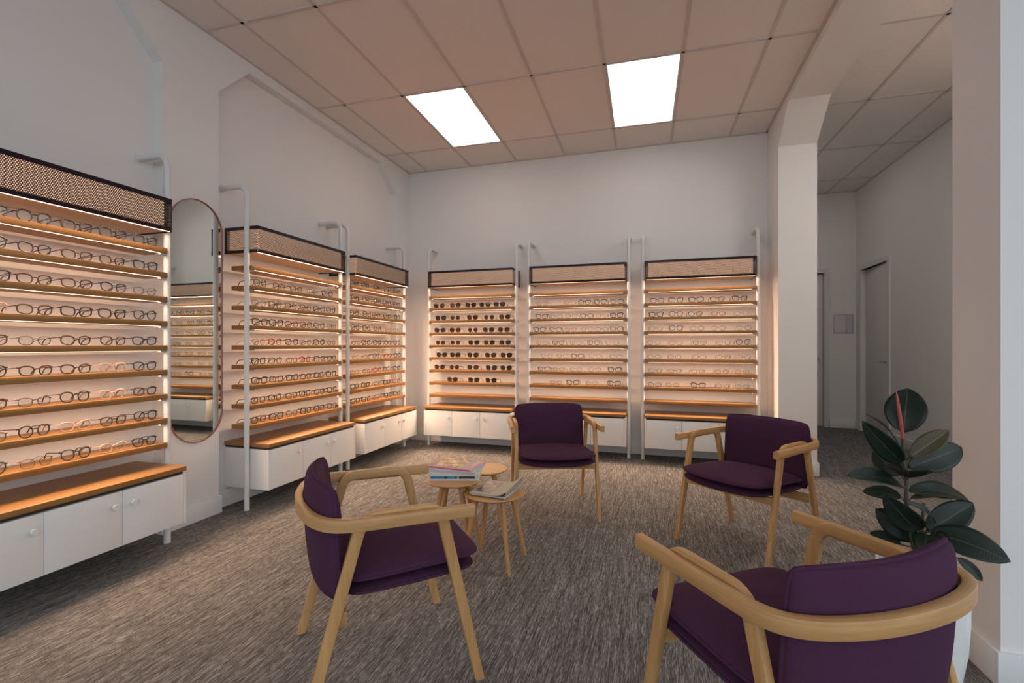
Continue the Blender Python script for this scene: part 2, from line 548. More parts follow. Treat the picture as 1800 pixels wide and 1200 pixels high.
for x0, x1 in ((1.932, 1.845), (2.53, 2.470)):
    bar(g, (x0 + (x0 - x1) * 1.45, -2.0), (x1, CY1), CCEIL)
for y in (0.45, 1.66, 2.87, 4.08, 5.29, 6.51, 7.72):
    bar(g, (1.475, y - 0.02), (CX1, y + 0.01), CCEIL)
bar(g, (CX1 - 0.012, 2.4), (CX1 - 0.012, CY1), CCEIL)
bar(g, (1.475, CY1 - 0.012), (CX1, CY1 - 0.012), CCEIL)
bar(g, (1.487, YF), (1.487, CY1), CCEIL)
struct(g.build('trim_3', M['tbar'], smooth=0), 'metal grid bars of the corridor ceiling', 'ceiling grid')

# left wall: recess plane with pilasters, head band and mitred upper corners
w = MB()
w.box(XL - 0.15, XL, YF, YB + 0.15, 0, CEIL + 0.05)
HEAD = 3.417
for y0, y1 in ((2.374, 2.802), (5.388, YB + 0.05), (-0.60, -0.15)): w.box(XL - 0.01, XP, y0, y1, 0, HEAD)
w.box(XL - 0.01, XP, YF, YB + 0.05, HEAD, CEIL)
w.prism([(2.802, 3.13), (3.085, HEAD), (2.802, HEAD)], 0, XL - 0.01, XP)
w.prism([(5.388, 3.13), (5.388, HEAD), (5.06, HEAD)], 0, XL - 0.01, XP)
w.prism([(2.374, 3.115), (2.374, HEAD), (2.090, HEAD)], 0, XL - 0.01, XP)
w.prism([(-0.15, 3.13), (0.13, HEAD), (-0.15, HEAD)], 0, XL - 0.01, XP)
struct(w.build('wall_left', M['wall'], smooth=0), 'white left wall with shallow recesses between pilasters', 'wall')

# back wall + column of the portal frame on its right end
w = MB()
w.box(XL - 0.1, XR + 0.05, YB, YB + 0.15, 0, CEIL)
struct(w.build('wall_back', M['wall'], smooth=0), 'white back wall behind three display racks', 'wall')
w = MB()
w.box(XR, 1.478, 5.25, YB + 0.15, 0, 3.44)
w.prism([(5.25, 3.165), (5.25, 3.44), (4.87, 3.44)], 0, XR, 1.478)
w.box(1.478 - 0.12, 1.478, YB + 0.15, CY1, 0, CCEIL)
struct(w.build('wall_right', M['wall'], smooth=0), 'white column with a mitred haunch at the end of the back wall', 'column')

# near return wall on the right
w = MB()
w.box(1.21, 4.2, 2.216, 2.515, 0, CCEIL + 0.02)
struct(w.build('wall_front', M['wall'], smooth=0), 'white return wall end beside the plant', 'wall')
# corridor walls
DY0, DY1, DZ = 7.36, 8.20, 2.33        # door opening in the corridor's right wall (inner frame edges)
w = MB()
w.box(CX1, CX1 + 0.14, 2.5, DY0, 0, CCEIL)
w.box(CX1, CX1 + 0.14, DY1, CY1 + 0.15, 0, CCEIL)
w.box(CX1, CX1 + 0.14, DY0, DY1, DZ, CCEIL)
struct(w.build('wall_corridor_right', M['wall'], smooth=0), 'grey white corridor side wall with a doorway', 'wall')
w = MB()
EX0, EX1, EZ = 1.60, 2.455, 2.33       # far door
w.box(EX1, CX1, CY1, CY1 + 0.14, 0, CCEIL)
w.box(1.35, EX0, CY1, CY1 + 0.14, 0, CCEIL)
w.box(EX0, EX1, CY1, CY1 + 0.14, EZ, CCEIL)
struct(w.build('wall_corridor_end', M['wall'], smooth=0), 'corridor end wall with a door at its left', 'wall')

# baseboards
BH, BT = 0.128, 0.016
def bb(name, parts, label):
    m = MB()
    for p in parts: m.box(*p, 0, BH, bevel=0.003)
    struct(m.build(name, M['base'], smooth=30), label, 'baseboard')
bb('baseboard_left', [(XP, XP + BT, 2.374, 2.802), (XL, XP + BT, 2.802, 2.802 + BT), (XL, XP + BT, 2.374 - BT, 2.374),
    (XL, XL + BT, 2.802 + BT, 5.388 - BT), (XL, XL + BT, -0.15, 2.374 - BT), (XP, XP + BT, 5.388, YB - BT), (XL, XP + BT, 5.388 - BT, 5.388)], 'white baseboard along the left wall')
bb('baseboard_back', [(XP, XR, YB - BT, YB)], 'white baseboard along the back wall')
bb('baseboard_right', [(XR - BT, 1.478 + BT, 5.25 - BT, 5.25), (XR - BT, XR, 5.25, YB - BT), (1.478, 1.478 + BT, 5.25, CY1)], 'white baseboard around the column')
bb('baseboard_front', [(1.21 - BT, 1.21, 2.216, 2.515), (1.21 - BT, 4.2, 2.216 - BT, 2.216)], 'white baseboard around the near wall end')
bb('baseboard_corridor', [(CX1 - BT, CX1, 2.515, DY0 - 0.07), (CX1 - BT, CX1, DY1 + 0.07, CY1), (EX1 + 0.07, CX1, CY1 - BT, CY1)], 'white baseboard of the corridor')

# doors
d = MB()   # corridor side door, standing slightly ajar inside its frame
d.box(-0.02, 0.02, 0, DY1 - DY0 - 0.035, 0.006, DZ - 0.006, bevel=0.002)
door1 = struct(d.build('door_1', M['door'], loc=(CX1 + 0.030, DY0 + 0.004, 0)), 'pale flush door in the corridor side wall', 'door')
door1.rotation_euler = (0, 0, -0.055)
MB().cyl((-0.02, 0.06, 1.02), (-0.07, 0.06, 1.02), 0.009).cyl((-0.065, 0.05, 1.02), (-0.065, 0.17, 1.02), 0.009).cyl((-0.02, 0.06, 1.02), (-0.028, 0.06, 1.02), 0.025).build('door_handle', M['chrome'], door1)
f = MB()
FW = 0.065
for y0, y1, z0, z1 in ((DY0 - FW, DY0, 0, DZ + FW), (DY1, DY1 + FW, 0, DZ + FW), (DY0, DY1, DZ, DZ + FW)):
    f.box(CX1 - 0.018, CX1 + 0.13, y0 + 0.001, y1 - 0.001, z0, z1)
struct(f.build('trim_4', M['frame_paint'], smooth=0), 'white frame of the corridor side door', 'door frame')
d = MB().box(EX0 + 0.006, EX1 - 0.006, CY1 + 0.05, CY1 + 0.09, 0.006, EZ - 0.006, bevel=0.002)
door2 = struct(d.build('door_2', M['door']), 'grey door at the end of the corridor', 'door')
MB().cyl((EX1 - 0.06, CY1 + 0.05, 1.03), (EX1 - 0.06, CY1 - 0.01, 1.03), 0.009).cyl((EX1 - 0.05, CY1 - 0.005, 1.03), (EX1 - 0.17, CY1 - 0.005, 1.03), 0.009).cyl((EX1 - 0.06, CY1 + 0.05, 1.03), (EX1 - 0.06, CY1 + 0.042, 1.03), 0.025).build('door_handle', M['chrome'], door2)
f = MB()
for x0, x1, z0, z1 in ((EX1, EX1 + FW, 0, EZ + FW), (EX0 - FW, EX0, 0, EZ + FW), (EX0, EX1, EZ, EZ + FW)):
    f.box(x0 + 0.001, x1 - 0.001, CY1 - 0.018, CY1 + 0.13, z0, z1)
struct(f.build('trim_5', M['frame_paint'], smooth=0), 'white frame of the door at the corridor end', 'door frame')
# near-black sheets: darkness of the rooms behind both doors put into colour
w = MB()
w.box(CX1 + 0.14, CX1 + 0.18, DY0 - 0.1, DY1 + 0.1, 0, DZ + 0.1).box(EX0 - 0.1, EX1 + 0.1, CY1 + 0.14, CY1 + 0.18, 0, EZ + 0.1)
struct(w.build('trim_6', M['dark'], smooth=0), 'near-black sheets standing in for darkness behind the corridor doors', 'dark backing')

# acrylic notice holder on the corridor end wall
t = thing('notice_holder', 'clear wall holder with white notices beside the corridor side door', 'notice', (2.705, CY1, 1.56))
M['acrylic'] = lens_mat('clear_acrylic', (0.86, 0.86, 0.90), 0.25)
MB().box(-0.13, 0.13, -0.008, -0.001, -0.145, 0.145, bevel=0.002).build('back_plate', plain('lilac_grey_card', (0.50, 0.49, 0.54), 0.4), t)
MB().box(-0.12, 0.03, -0.0095, -0.0085, -0.13, 0.125).build('paper_sheet', plain('notice_paper', (0.66, 0.65, 0.70), 0.6), t)
MB().box(0.045, 0.115, -0.0095, -0.0085, -0.13, 0.135).build('paper_sheet', plain('notice_paper_dim', (0.58, 0.57, 0.62), 0.6), t)

# ceiling light panels set in the grid; the corridor pair is unseen added fill
def light_panel(p, label, z=CEIL, rot=TH, mat='panel', w=0.6):
    o = thing('ceiling_light', label, 'ceiling light', (p[0], p[1], z), rot, 'lit panels set into the tiled ceilings')
    m = MB()
    for a in ((0.013, w - 0.013, 0.013, 0.022), (0.013, w - 0.013, 1.178, 1.187), (0.013, 0.022, 0.022, 1.178), (w - 0.022, w - 0.013, 0.022, 1.178)):
        m.box(*a, -0.004, -0.0005)
    m.build('frame', M['panel_frame'], o, smooth=0)
    MB().box(0.022, w - 0.022, 0.022, 1.178, -0.003, -0.0008).build('diffuser', M[mat], o, smooth=0)
M['panel_frame'] = plain('panel_frame_white', (0.8, 0.78, 0.76), 0.5)
light_panel(grid_pt(1, 1), 'lit ceiling panel nearer the left wall')
light_panel(grid_pt(4, 1), 'lit ceiling panel nearer the column on the right')
light_panel((1.955, 2.87), 'added unseen fill panel in the corridor ceiling, behind the near wall end', CCEIL, 0.016, 'corridor_fill')  # added out of view to brighten the corridor
light_panel((1.487, 6.51), 'added unseen slim fill panel in the corridor ceiling, behind the white column', CCEIL, 0.0, 'panel', 0.32)  # second added fill for the dark corridor, out of view

# ------------------------------------------------------------------ display racks (local: x along the wall, front = -y, wall at y = 0)
W = 1.135
PY = -0.242                    # post axis
SHZ = [1.833 - 0.1515 * i for i in range(9)]
VZ0, VZ1, VD = 1.945, 2.147, 0.322

def post_mesh(x):
    r = 0.0195; R = 0.075; zt = 2.445
    pts = [(x, PY, 0.0), (x, PY, 0.6), (x, PY, 1.5), (x, PY, zt - R)]
    for k in range(1, 9):
        a = PI / 2 * k / 8
        pts.append((x, PY + R - R * math.cos(a), zt - R + R * math.sin(a)))
    pts.append((x, -0.002, zt))
    return MB().tube(pts, r, 16)

def valance_mesh():
    x0, x1, y1 = 0.024, W - 0.024, -VD
    rc = 0.018
    path = [(x0, -0.004)]
    path.append((x0, y1 + rc))
    for k in range(1, 5):
        a = PI / 2 * k / 5; path.append((x0 + rc - rc * math.cos(a), y1 + rc - rc * math.sin(a)))
    path.append((x0 + rc, y1)); path.append((x1 - rc, y1))
    for k in range(1, 5):
        a = PI / 2 * k / 5; path.append((x1 - rc + rc * math.sin(a), y1 + rc - rc * math.cos(a)))
    path.append((x1, y1 + rc)); path.append((x1, -0.004))
    bm = bmesh.new(); uvl = bm.loops.layers.uv.new('UVMap')
    s = 0; lens = [0]
    for a, b in zip(path, path[1:]):
        s += math.hypot(b[0] - a[0], b[1] - a[1]); lens.append(s)
    lo = [bm.verts.new((*p, VZ0)) for p in path]; hi = [bm.verts.new((*p, VZ1)) for p in path]
    for i in range(len(path) - 1):
        f = bm.faces.new([lo[i], lo[i + 1], hi[i + 1], hi[i]])
        for lp, (u, v) in zip(f.loops, ((lens[i], 0), (lens[i + 1], 0), (lens[i + 1], VZ1 - VZ0), (lens[i], VZ1 - VZ0))):
            lp[uvl].uv = (u, v)
        f.smooth = True
    me = bpy.data.meshes.new('valance'); bm.to_mesh(me); bm.free()
    me.materials.append(perforated_mat(VZ1 - VZ0, s))
    me.set_sharp_from_angle(angle=math.radians(40))
    return me

M['valance_liner'] = plain('valance_liner_cream', (0.72, 0.58, 0.46), 0.6)
M['valance_top'] = plain('aubergine_metal', (0.018, 0.008, 0.020), 0.45)

def led_lamp(parent, x0, x1, y, z, watts):
    """the strip's own light: a thin area lamp just under its lens, shining down"""
    ld = bpy.data.lights.new('led_lamp', 'AREA')
    ld.shape = 'RECTANGLE'; ld.size = x1 - x0; ld.size_y = 0.005
    ld.energy = watts; ld.spread = math.radians(176); ld.color = LED_COLOR
    lo = bpy.data.objects.new('led_lamp', ld)
    col.objects.link(lo); lo.parent = parent
    lo.location = ((x0 + x1) / 2, y, z)
    return lo

def make_rack(label):
    t = thing('display_rack', label, 'display rack', group='lit wall racks for spectacles')
    for x in (0.0, W):
        p = post_mesh(x).build('post', M['post'], t)
        MB().cyl((x, -0.007, 2.445), (x, -0.001, 2.445), 0.03, seg=20).build('wall_flange', M['post'], p)
    v = link('valance', valance_mesh(), t)
    sm = v.modifiers.new('thickness', 'SOLIDIFY'); sm.thickness = 0.0018; sm.offset = 1
    x0, x1 = 0.026, W - 0.026
    MB().box(x0, x1, -VD + 0.003, -0.004, VZ1 - 0.006, VZ1 - 0.001).build('valance_top', M['valance_top'], v, smooth=0)
    MB().box(x0, x1, -VD + 0.003, -0.004, VZ0 + 0.0085, VZ0 + 0.020).build('valance_base', M['valance_liner'], v, smooth=0)
    d_ = MB().box(x0 + 0.030, x1 - 0.030, -VD + 0.034, -VD + 0.038, VZ0 + 0.023, VZ1 - 0.007)
    d_.box(x0 + 0.030, x0 + 0.034, -VD + 0.038, -0.02, VZ0 + 0.023, VZ1 - 0.007).box(x1 - 0.034, x1 - 0.030, -VD + 0.038, -0.02, VZ0 + 0.023, VZ1 - 0.007)
    d_.build('glow_panel', M['valance_glow'], v, smooth=0)  # added glowing panel, stands in for the LED-lit hollow of the valance
    # light bar along the front lower edge of the valance: shines down over the shelves
    MB().box(x0 + 0.01, x1 - 0.01, -VD + 0.010, -VD + 0.019, VZ0 + 0.0015, VZ0 + 0.009).build('led_strip', M['led'], v, smooth=0)
    led_lamp(v, x0 + 0.01, x1 - 0.01, -VD + 0.015, VZ0 + 0.0008, LED_WATTS)
    for i, z in enumerate(SHZ):
        s = MB().box(0.018, W - 0.018, -0.270, -0.076, z - 0.0165, z + 0.0165, bevel=0.002).build('shelf', M['shelf_wood'], t)
        for bx0, bx1 in ((0.0195, 0.055), (W - 0.055, W - 0.0195)):
            MB().box(bx0, bx1, -0.262, -0.212, z - 0.026, z - 0.0165, bevel=0.002).build('bracket', M['bracket'], s)
        if i < 8:
            MB().box(0.060, W - 0.060, -0.257, -0.248, z - 0.0172, z - 0.0120).build('led_strip', M['led'], s, smooth=0)
            led_lamp(s, 0.060, W - 0.060, -0.2525, z - 0.0178, LED_WATTS)
    return t

def make_cabinet(label):
    t = thing('storage_cabinet', label, 'cabinet', group='white cabinets hung between the rack posts')
    x0, x1, D = 0.0205, W - 0.0205, 0.425
    z0, z1 = 0.157, 0.458
    b = MB()
    b.box(x0, x1, -D + 0.020, -0.001, z0, z1)
    b.box(x0, x0 + 0.018, -D, -D + 0.020, z0, z1); b.box(x1 - 0.018, x1, -D, -D + 0.020, z0, z1)
    b.build('body', M['cabinet'], t, smooth=0)
    MB().box(x0 + 0.012, x1 - 0.012, -D + 0.014, -0.002, z1, 0.4745).build('shadow_gap', M['gap'], t, smooth=0)  # near-black block: the gap's shade put into its colour
    MB().box(x0, x1, -D - 0.004, -0.001, 0.4745, 0.503, bevel=0.002).build('countertop', M['shelf_wood'], t)
    n = 3; wd = (x1 - x0 - 0.036) / n
    for k in range(n):
        a = x0 + 0.018 + wd * k
        d = MB().box(a + 0.0015, a + wd - 0.0015, -D, -D + 0.0185, z0 + 0.002, z1 - 0.002, bevel=0.001).build('door', M['cabinet'], t)
        kx = a + wd - 0.048 if k < 2 else a + 0.048
        MB().lathe([(0, 0), (0.007, 0), (0.007, 0.012), (0.015, 0.014), (0.016, 0.022), (0.014, 0.026), (0, 0.026)], 20).build('knob', M['cabinet'], d)
        kn = d.children[0]; kn.location = (kx, -D, z1 - 0.075); kn.rotation_euler = (PI / 2, 0, 0)
    return t

RACKS = [  # key, origin, rotation, rack label, cabinet label
    ('a', (XL, 1.147, 0), PI / 2, 'lit spectacle rack on the left wall, cut off by the left edge of the photo', 'white cabinet under the big foreground rack, cut off at left'),
    ('m', (XL, 2.904, 0), PI / 2, 'lit spectacle rack on the left wall just right of the oval mirror', 'white cabinet under the rack right of the oval mirror'),
    ('c', (XL, 4.157, 0), PI / 2, 'lit spectacle rack on the left wall next to the room corner', 'white cabinet on the left wall nearest the room corner'),
    ('A', (-2.690, YB, 0), 0, 'lit back wall rack holding rows of dark sunglasses', 'white cabinet under the sunglasses rack'),
    ('B', (-1.405, YB, 0), 0, 'lit rack in the middle of the back wall behind a purple chair', 'white cabinet behind the purple chair in the middle of the back wall'),
    ('C', (-0.120, YB, 0), 0, 'lit rack on the back wall beside the white column', 'white cabinet under the rack beside the white column'),
]
rack0 = make_rack(RACKS[0][3]); cab0 = make_cabinet(RACKS[0][4])
for i, (k, o, rz, la, lc) in enumerate(RACKS):
    r = rack0 if i == 0 else dup(rack0, la)
    c = cab0 if i == 0 else dup(cab0, lc)
    for q in (r, c): q.location = o; q.rotation_euler = (0, 0, rz)

# ------------------------------------------------------------------ mirror on the left pilaster
mi = thing('wall_mirror', 'tall oval mirror with a thin rose red rim on the left pilaster', 'mirror', (XP, 2.618, 1.415), PI / 2)
def stadium(hw, hh, n=20):
    pts = []
    for k in range(n + 1):
        a = PI * k / n; pts.append((hw * math.cos(a), hh - hw + hw * math.sin(a)))
    for k in range(n + 1):
        a = PI + PI * k / n; pts.append((hw * math.cos(a), -hh + hw + hw * math.sin(a)))
    return pts
MB().prism(stadium(0.200, 0.853), 1, -0.007, -0.001).build('glass', M['mirror'], mi, smooth=0)
MB().sweep([(x, -0.0085, z) for x, z in stadium(0.2025, 0.8555)], rrect(0.006, 0.0155, 0.002, 2), up=(0, 1, 0), closed=True).build('rim', M['rim'], mi)

# ------------------------------------------------------------------ spectacles
def lens_outline(w, h, e, n=22, tilt=0.0):
    pts = []
    for k in range(n):
        a = 2 * PI * k / n
        c, s = math.cos(a), math.sin(a)
        x = w / 2 * math.copysign(abs(c) ** (2 / e), c); z = h / 2 * math.copysign(abs(s) ** (2 / e), s)
        x *= 1 - 0.10 * (0.5 - z / h)          # a little narrower at the bottom
        pts.append((x, z + tilt * x))
    return pts

FRAME_KINDS = {
    # key: (lens w, lens h, exponent, rim radius, tilt, colour, label words)
    'black_round':  (0.050, 0.043, 2.2, 0.0019, 0.04, (0.018, 0.015, 0.014), 'black round'),
    'black_square': (0.053, 0.038, 3.2, 0.0023, 0.08, (0.015, 0.013, 0.014), 'black square'),
    'brown_oval':   (0.052, 0.036, 2.6, 0.0020, 0.06, (0.050, 0.022, 0.012), 'dark brown'),
    'navy':         (0.052, 0.037, 2.7, 0.0020, 0.08, (0.018, 0.022, 0.045), 'dark blue'),
    'metal':        (0.050, 0.034, 2.6, 0.0012, 0.03, (0.045, 0.030, 0.024), 'thin metal'),
    'gold':         (0.050, 0.036, 2.3, 0.0012, 0.03, (0.17, 0.085, 0.040), 'thin copper'),
    'blush':        (0.052, 0.037, 2.7, 0.0017, 0.08, (0.52, 0.30, 0.22), 'pale pinkish'),
    'red':          (0.052, 0.036, 2.6, 0.0020, 0.08, (0.22, 0.025, 0.022), 'red'),
    'sun_square':   (0.053, 0.041, 2.8, 0.0022, 0.08, (0.020, 0.014, 0.012), 'squared dark'),
    'sun_brown':    (0.053, 0.042, 2.5, 0.0021, 0.06, (0.060, 0.022, 0.010), 'brown'),
    'sun_round':    (0.045, 0.042, 2.0, 0.0014, 0.02, (0.060, 0.035, 0.018), 'small round'),
}
def make_glasses(kind):
    w, h, e, r, tilt, rgb, _ = FRAME_KINDS[kind]
    w *= 1.06; h *= 1.14; r *= 1.36
    sun = kind.startswith('sun')
    metal = kind in ('metal', 'gold')
    mt = M.get('fr_' + kind)
    if mt is None:
        mt = M['fr_' + kind] = plain('frame_' + kind, rgb, 0.45, metal=0.0)
    gap = 0.018
    cx = gap / 2 + w / 2
    zc = h / 2 + r + 0.001
    o = thing('sunglasses' if sun else 'eyeglasses', '', 'sunglasses' if sun else 'glasses')
    m = MB()
    def bow(x): return 0.0035 * (abs(x) / 0.066) ** 2 * 2
    for s in (-1, 1):
        out = lens_outline(w, h, e, tilt=tilt)
        pts = [(s * (cx + x), bow(cx + x), zc + z) for x, z in out]
        m.tube(pts, r, 6, closed=True)
        if not metal:   # thicker brow line
            up = [(s * (cx + x), bow(cx + x) - 0.0006, zc + z + r * 0.5) for x, z in out if z > h * 0.18]
            m.tube(up, r * 1.25, 6)
        # end piece towards the hinge
        xe = cx + w / 2
        m.box(min(s * (xe - 0.002), s * (xe + 0.005)), max(s * (xe - 0.002), s * (xe + 0.005)), bow(xe) - 0.001, bow(xe) + 0.006, zc + h * 0.24 + tilt * w / 2, zc + h * 0.24 + tilt * w / 2 + max(0.003, r * 2.2))
    m.tube([(-gap / 2 - 0.002, 0.0, zc + h * 0.17), (-gap / 4, -0.001, zc + h * 0.235), (gap / 4, -0.001, zc + h * 0.235), (gap / 2 + 0.002, 0.0, zc + h * 0.17)], r * 1.15, 6)
    m.build('frame_front', mt, o)
    lm = M['lens'] if not sun else (M['lens_brown'] if kind != 'sun_square' else M['lens_grey'])
    for s in (-1, 1):
        L = MB()
        out = lens_outline(w - r, h - r, e, tilt=tilt)
        lo = [(s * (cx + x), zc + z) for x, z in out]
        L.prism(lo if s > 0 else lo[::-1], 1, 0.0009 + bow(cx), 0.0021 + bow(cx)).build('lens', lm, o, smooth=0)
        xe = cx + w / 2 + 0.004
        zt = zc + h * 0.24 + tilt * w / 2 + max(0.003, r * 2.2) / 2
        y0 = bow(xe) + 0.005
        T = [(s * xe, y0, zt), (s * (xe + 0.001), y0 + 0.05, zt - 0.004), (s * xe, y0 + 0.088, zt - 0.008), (s * (xe - 0.003), y0 + 0.108, zt - 0.016), (s * (xe - 0.006), y0 + 0.128, 0.003)]
        if zt - 0.016 < 0.006: T[3] = (T[3][0], T[3][1], 0.008)
        P = catmull(T, 3)
        tr = [(0.0011 if metal else 0.0021) * (1.0 if k < len(P) * 0.6 else 1.25) for k in range(len(P))]
        tp = MB().tube(P, 0.0015, 6, radii=tr).build('temple', mt, o)
    return o

PROTO = {}
ORD = ['first', 'second', 'third', 'fourth', 'fifth', 'sixth', 'seventh', 'eighth', 'ninth']
SHELF_NAME = ['top', 'second', 'third', 'fourth', 'fifth', 'sixth', 'seventh', 'eighth', 'ninth']
RNAME = {'a': 'the foreground left rack', 'm': 'the rack beside the mirror', 'c': 'the left wall corner rack',
         'A': 'the sunglasses rack', 'B': 'the middle back rack', 'C': 'the rack beside the column'}
tag_mesh = MB().box(-0.0012, 0.0012, 0, 0.011, -0.0045, 0.0045).mesh('price_tag', M['paper'], 0)
used = set()
rnd = random.Random(7)
def place(key, shelf, frac, kind, pos, tagged=False):
    k, o, rz, _, _ = next(r for r in RACKS if r[0] == key)
    if kind not in PROTO: PROTO[kind] = make_glasses(kind); src = None
    else: src = PROTO[kind]
    g = PROTO[kind] if src is None else dup(src)
    x = 0.03 + frac * (W - 0.06)
    y = -0.238 + rnd.uniform(-0.004, 0.004)
    mt = Matrix.Translation(o) @ Matrix.Rotation(rz, 4, 'Z')
    g.scale = (1.08, 1.08, 1.08)
    g.location = mt @ Vector((x, y, SHZ[shelf] + 0.0168))
    g.rotation_euler = (0, 0, rz + rnd.uniform(-0.10, 0.10))
    word = FRAME_KINDS[kind][6]
    noun = 'sunglasses' if kind.startswith('sun') else 'glasses'
    g['label'] = f'{word} {noun}, {pos} on the {SHELF_NAME[shelf]} shelf of {RNAME[key]}'
    g['group'] = f'{noun} on {RNAME[key]}'
    g['_tag'] = 1 if tagged else 0
    return g

def row(key, shelf, fr, kinds, from_right=False, tagged=False):
    n = len(fr)
    for i, (f, kd) in enumerate(zip(fr, kinds)):
        j = n - 1 - i if from_right else i
        if j == 0: pos = 'first from ' + ('right' if from_right else 'left')
        else: pos = ORD[j] + ' from ' + ('right' if from_right else 'left')
        ALL.append(place(key, shelf, f, kd, pos, tagged))
ALL = []
bk, bs, br, nv, me_, go, bl, rd = 'black_round', 'black_square', 'brown_oval', 'navy', 'metal', 'gold', 'blush', 'red'
# foreground rack: the visible run of each shelf
fa = [0.235, 0.40, 0.565, 0.735, 0.90]
KA = [[nv, bk, bs, bs, bs], [bk, nv, br, br, bs], [bs, br, br, nv, me_], [bl, br, bs, bs, bk], [br, me_, br, br, nv],
      [bk, br, br, bl, nv], [br, me_, bk, bl, br], [me_, bk, bl, br, bk], [bk, go, bk, bl, nv]]
JA = [[0.0, -.005, .012, 0, .01], [-.01, .0, .01, .0, .02], [.02, .0, .01, .01, .005], [.0, .0, .005, .0, .01], [.0, .005, .0, .01, .01],
      [.0, .01, .0, -.005, .015], [.0, .0, -.005, .0, .012], [.0, .0, .0, .01, .012], [-.01, .01, .0, .005, .0]]
for s in range(9):
    row('a', s, [f + j * 0.45 for f, j in zip(fa, JA[s])], KA[s], from_right=True, tagged=True)
# rack beside the mirror
fm = [0.09, 0.25, 0.42, 0.58, 0.75, 0.91]
KM = [[bk, br, br, me_, bs, bs], [me_, br, br, br, nv, br], [bs, bs, br, br, br, me_], [go, rd, br, me_, br, me_],
      [bs, br, me_, rd, br, br], [bs, br, bs, br, bs, bs], [br, bs, br, bs, br, bs], [br, bs, me_, bs, br, br]]
for s in range(1, 9):
    row('m', s, [f + rnd.uniform(-0.007, 0.007) for f in fm] if s > 1 else [0.10, 0.29, 0.47, 0.66, 0.86],
        KM[s - 1] if s > 1 else [bk, br, br, me_, bs])
# corner rack
fc = [0.10, 0.29, 0.48, 0.68, 0.88]
KC = [[bs, bs, bs, bs, bs], [bs, bk, bs, bs, bs], [br, bs, br, bs, bs], [bk, bs, br, go, me_], [go, bs, bs, bs, bk],
      [go, me_, bk, rd, bs], [go, me_, rd, bs, nv], [bs, bs, go, bs, rd], [bs, bs, go, bs, nv]]
for s in range(9):
    row('c', s, [f + rnd.uniform(-0.014, 0.014) for f in fc], KC[s])
# sunglasses rack
sq, sb, sr = 'sun_square', 'sun_brown', 'sun_round'
SA = {1: ([.10, .30, .49, .66, .83], [sb, sb, sq, sq, sq]), 2: ([.12, .30, .51, .71, .89], [sq, sr, sb, sr, sb]),
      3: ([.11, .30, .515, .70, .88], [sq, sb, sr, sq, sb]), 4: ([.115, .30, .525, .71, .895], [sr, sr, sq, sb, sq]),
      5: ([.13, .30, .515, .725, .91], [sq, sq, sq, sq, sq]), 6: ([.105, .29, .515, .735, .905], [sb, sr, sb, sq, sq]),
      7: ([.265, .525, .73], [sb, sq, sq])}
for s, (fr, kd) in SA.items(): row('A', s, fr, kd)
SB = {1: ([.12, .42, .575, .74, .91], [me_, go, bs, bs, br]), 2: ([.115, .27, .435, .60, .755, .905], [bs, me_, me_, br, go, bs]),
      3: ([.09, .265, .43, .60, .755, .905], [bs, br, me_, go, me_, br]), 4: ([.12, .295, .485, .67, .86], [me_, br, me_, br, go]),
      5: ([.17, .34, .50, .685, .90], [me_, me_, br, go, me_]), 6: ([.14, .30, .485, .68, .885], [br, me_, me_, go, bs]),
      7: ([.27, .45, .65, .88], [me_, bs, go, bs])}
for s, (fr, kd) in SB.items(): row('B', s, fr, kd)
SC = {1: ([.11, .29, .475, .67, .87], [nv, bs, bs, br, bs]), 2: ([.10, .29, .47, .68, .885], [bs, bk, br, me_, go]),
      3: ([.10, .29, .485, .68, .905], [go, bk, me_, go, me_]), 4: ([.08, .29, .51, .725, .90], [go, me_, me_, me_, bk]),
      5: ([.08, .275, .505, .725, .90], [me_, me_, me_, me_, me_]), 6: ([.095, .28, .495, .71, .89], [me_, me_, me_, me_, go]),
      7: ([.085, .255, .495, .72, .89], [me_, go, bs, go, me_])}
for s, (fr, kd) in SC.items(): row('C', s, fr, kd)
for g_ in ALL:
    if g_['_tag']:
        w_ = FRAME_KINDS
        tp = [c for c in g_.children if c.name.startswith('temple')]
        kd = next(k for k in PROTO if FRAME_KINDS[k][6] == g_['label'].split(' glasses')[0])
        ww, hh, ee, rr, tt, _, _ = FRAME_KINDS[kd]
        ww *= 1.06; hh *= 1.14; rr *= 1.36
        pt = link('price_tag', tag_mesh, tp[0])
        pt.location = (-(0.009 + ww + 0.004), 0.068, hh / 2 + rr + hh * 0.24 + tt * ww / 2 - 0.004)
    del g_['_tag']

# ------------------------------------------------------------------ armchairs (local: x forward, y to the sitter's left)
def cushion(mb, nx, ny, fn_top, fn_bot, mapxy):
    """two sheets sharing a rim"""
    bm = mb.bm
    T = [[None] * (ny + 1) for _ in range(nx + 1)]; B = [[None] * (ny + 1) for _ in range(nx + 1)]
    for i in range(nx + 1):
        for j in range(ny + 1):
            s, t = -math.cos(PI * i / nx), -math.cos(PI * j / ny)
            T[i][j] = bm.verts.new(fn_top(s, t))
            edge = i in (0, nx) or j in (0, ny)
            B[i][j] = T[i][j] if edge else bm.verts.new(fn_bot(s, t))
    for i in range(nx):
        for j in range(ny):
            bm.faces.new([T[i][j], T[i + 1][j], T[i + 1][j + 1], T[i][j + 1]])
            bm.faces.new([B[i][j], B[i][j + 1], B[i + 1][j + 1], B[i + 1][j]])
    rim = [T[i][0].co.copy() for i in range(nx)] + [T[nx][j].co.copy() for j in range(ny)] + [T[i][ny].co.copy() for i in range(nx, 0, -1)] + [T[0][j].co.copy() for j in range(ny, 0, -1)]
    return rim

